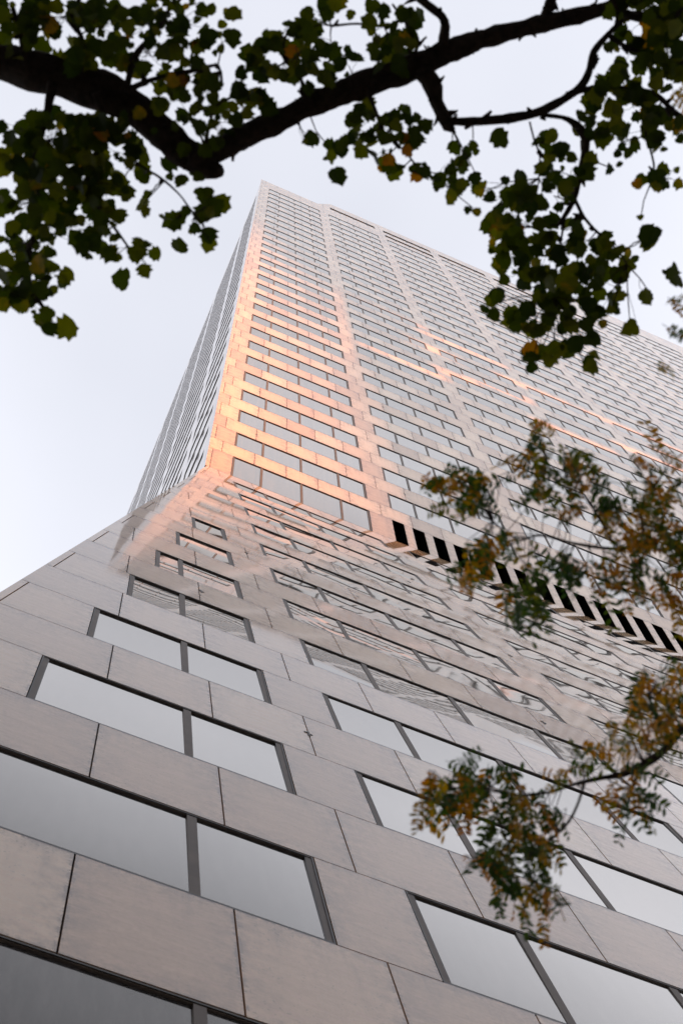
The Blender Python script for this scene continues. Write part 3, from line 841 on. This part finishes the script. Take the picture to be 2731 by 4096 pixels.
# ------------------------------------------------------------------ street level
ASPH = simple('asphalt', (.045, .045, .047), .9, 0, 6, (.06, .06, .06))
PAVE = simple('concrete_paving', (.26, .25, .24), .85, 0, 2.5, (.33, .32, .30))
KERB = simple('kerb_granite', (.30, .29, .28), .8)
gnd = MB(); gnd.face([Vector(p) for p in ((-2500, -2500, -.12), (2500, -2500, -.12), (2500, 2500, -.12), (-2500, 2500, -.12))])
tag(gnd.build('ground', ASPH), kind='structure')
pv = MB(); pv.box((-9.5, -20.2, -.119), (90, -11.6, 0)); tag(pv.build('pavement', PAVE), kind='structure')
kb = MB(); kb.box((-9.5, -20.36, -.119), (90, -20.203, .005)); tag(kb.build('kerb', KERB), kind='structure')

# ------------------------------------------------------------------ sun, sky and unseen blocks added to shape the light on the tower
SUN_AZ = math.radians(50); SUN_EL = math.radians(8)
sdir = Vector((math.cos(SUN_EL) * math.sin(SUN_AZ), -math.cos(SUN_EL) * math.cos(SUN_AZ), math.sin(SUN_EL)))
hx = Vector((math.cos(SUN_AZ), math.sin(SUN_AZ), 0)); hn = Vector((math.sin(SUN_AZ), -math.cos(SUN_AZ), 0))
BLOCKERM = simple('pale_blocker', (.30, .29, .28), .8, 0, .3, (.36, .34, .32))  # surface of the added sun blockers
def block(name, polys, D, thick, label):
    """polys: outlines in the tower wall's (x, z) storeys whose shadow they cast, built as a solid at distance D toward the sun"""
    b = MB()
    for poly in polys:
        P = []
        for x, z in poly:
            h = x * S * math.cos(SUN_AZ); Z = z * S + FOLD + math.tan(SUN_EL) * (D - x * S * math.sin(SUN_AZ))
            P.append(hx * h + hn * D + Vector((0, 0, max(Z, -.1))))
        b.prism(P, -hn, thick, rc(), 0, True)
    o = b.build(name, BLOCKERM); tag(o, label, 'light blocker'); return o
G = -60
block('far_sun_blocker', [[(-60, G), (40, G), (40, -.7), (-60, -.7)],
                     [(1.45, -.7), (40, -.7), (40, 8.6), (1.15, 8.6)],
                     [(1.15, 8.6), (2.4, 8.6), (2.4, 15.2), (.35, 15.2)],
                     [(14, 8.6), (40, 8.6), (40, 15.2), (14, 15.2)],
                     [(.35, 15.2), (40, 15.2), (40, 36), (-4.0, 36), (-1.4, 22)]], 400, 15, 'unseen far blocker added to shape the sun patch on the tower')  # added out of view; outline leaves the sun patch at the tower corner
SLITS = [(2.2, 3.8, 14.3, 14.65), (3.6, 5.4, 13.75, 14.1), (3.2, 4.3, 12.1, 12.7), (5.0, 6.6, 12.4, 12.8), (6.8, 9.2, 12.45, 12.8), (2.2, 3.7, 9.8, 10.2),
         (5.3, 6.8, 9.5, 9.85), (7.0, 8.6, 10.45, 10.8), (8.0, 10.8, 11.4, 11.75), (4.2, 5.5, 11.0, 11.5), (3.6, 4.4, 10.4, 10.9), (9, 12, 9.9, 10.2), (9.4, 12.5, 13.1, 13.4)]  # gaps laid out where sun streaks land on the front face
def holed(x0, x1, z0, z1, holes):
    zs_ = sorted({z0, z1} | {z for h in holes for z in h[2:]}); out = []
    for za, zb in zip(zs_, zs_[1:]):
        hs_ = sorted((h[0], h[1]) for h in holes if h[2] <= za + 1e-6 and h[3] >= zb - 1e-6); x = x0
        for a, b in hs_:
            if a > x: out.append([(x, za), (a, za), (a, zb), (x, zb)])
            x = max(x, b)
        if x < x1: out.append([(x, za), (x1, za), (x1, zb), (x, zb)])
    return out
block('slotted_sun_blocker', holed(2.1, 22, -60, 16.6, SLITS), 70, .5, 'unseen slotted slab added to cast sun streaks on the tower')  # added out of view; only its gaps let the sun streaks through
row_ = MB(); row_.box((-150, -70, -.1), (18, -40, 70))
tag(row_.build('rear_sky_blocker', simple('dark_blocker', (.10, .075, .06), .9, 0, .4, (.14, .10, .08))), 'unseen dark block added behind the camera to darken the tower base', 'light blocker')  # added out of view to cut sky light on the lower base
sun = bpy.data.lights.new('sun', 'SUN'); sun.energy = 4.4; sun.angle = math.radians(1.0); sun.color = (1.0, .34, .03)
so = bpy.data.objects.new('sun', sun); col.objects.link(so)
so.rotation_euler = (-sdir).to_track_quat('-Z', 'Y').to_euler()
w = bpy.data.worlds.new('World'); sc.world = w; w.use_nodes = True
nt = w.node_tree; bg = nt.nodes['Background']
sky = N(nt, 'ShaderNodeTexSky', sky_type='NISHITA'); sky.sun_disc = False
sky.sun_elevation = SUN_EL; sky.sun_rotation = math.atan2(sdir.x, sdir.y)
sky.air_density = 1.0; sky.dust_density = 2.0; sky.ozone_density = 1.0
# thin even cloud veil over the clear sky
mx = N(nt, 'ShaderNodeMix', data_type='RGBA'); mx.inputs['Factor'].default_value = .36
L(nt, sky.outputs[0], mx.inputs['A']); mx.inputs['B'].default_value = (9.0, 8.85, 9.35, 1)
tcw = N(nt, 'ShaderNodeTexCoord'); cl = N(nt, 'ShaderNodeTexNoise'); cl.inputs['Scale'].default_value = 1.7; cl.inputs['Detail'].default_value = 4; cl.inputs['Roughness'].default_value = .45
L(nt, tcw.outputs['Generated'], cl.inputs['Vector'])
sx = N(nt, 'ShaderNodeSeparateXYZ'); L(nt, tcw.outputs['Generated'], sx.inputs[0])
mr = N(nt, 'ShaderNodeMapRange'); mr.inputs['From Min'].default_value = .86; mr.inputs['From Max'].default_value = 1.0; mr.inputs['To Min'].default_value = .50; mr.inputs['To Max'].default_value = .37
L(nt, sx.outputs['Z'], mr.inputs['Value'])
L(nt, mathn(nt, 'ADD', mr.outputs['Result'], mathn(nt, 'MULTIPLY', mathn(nt, 'SUBTRACT', cl.outputs['Fac'], .5), .35)), mx.inputs['Factor'])
L(nt, mx.outputs['Result'], bg.inputs['Color']); bg.inputs['Strength'].default_value = .085
sc.view_settings.view_transform = 'Standard'; sc.view_settings.look = 'None'
sc.view_settings.exposure = 1.47; sc.view_settings.gamma = 1.0
sc.cycles.max_bounces = 8; sc.cycles.glossy_bounces = 5
sc.cycles.sample_clamp_indirect = 6
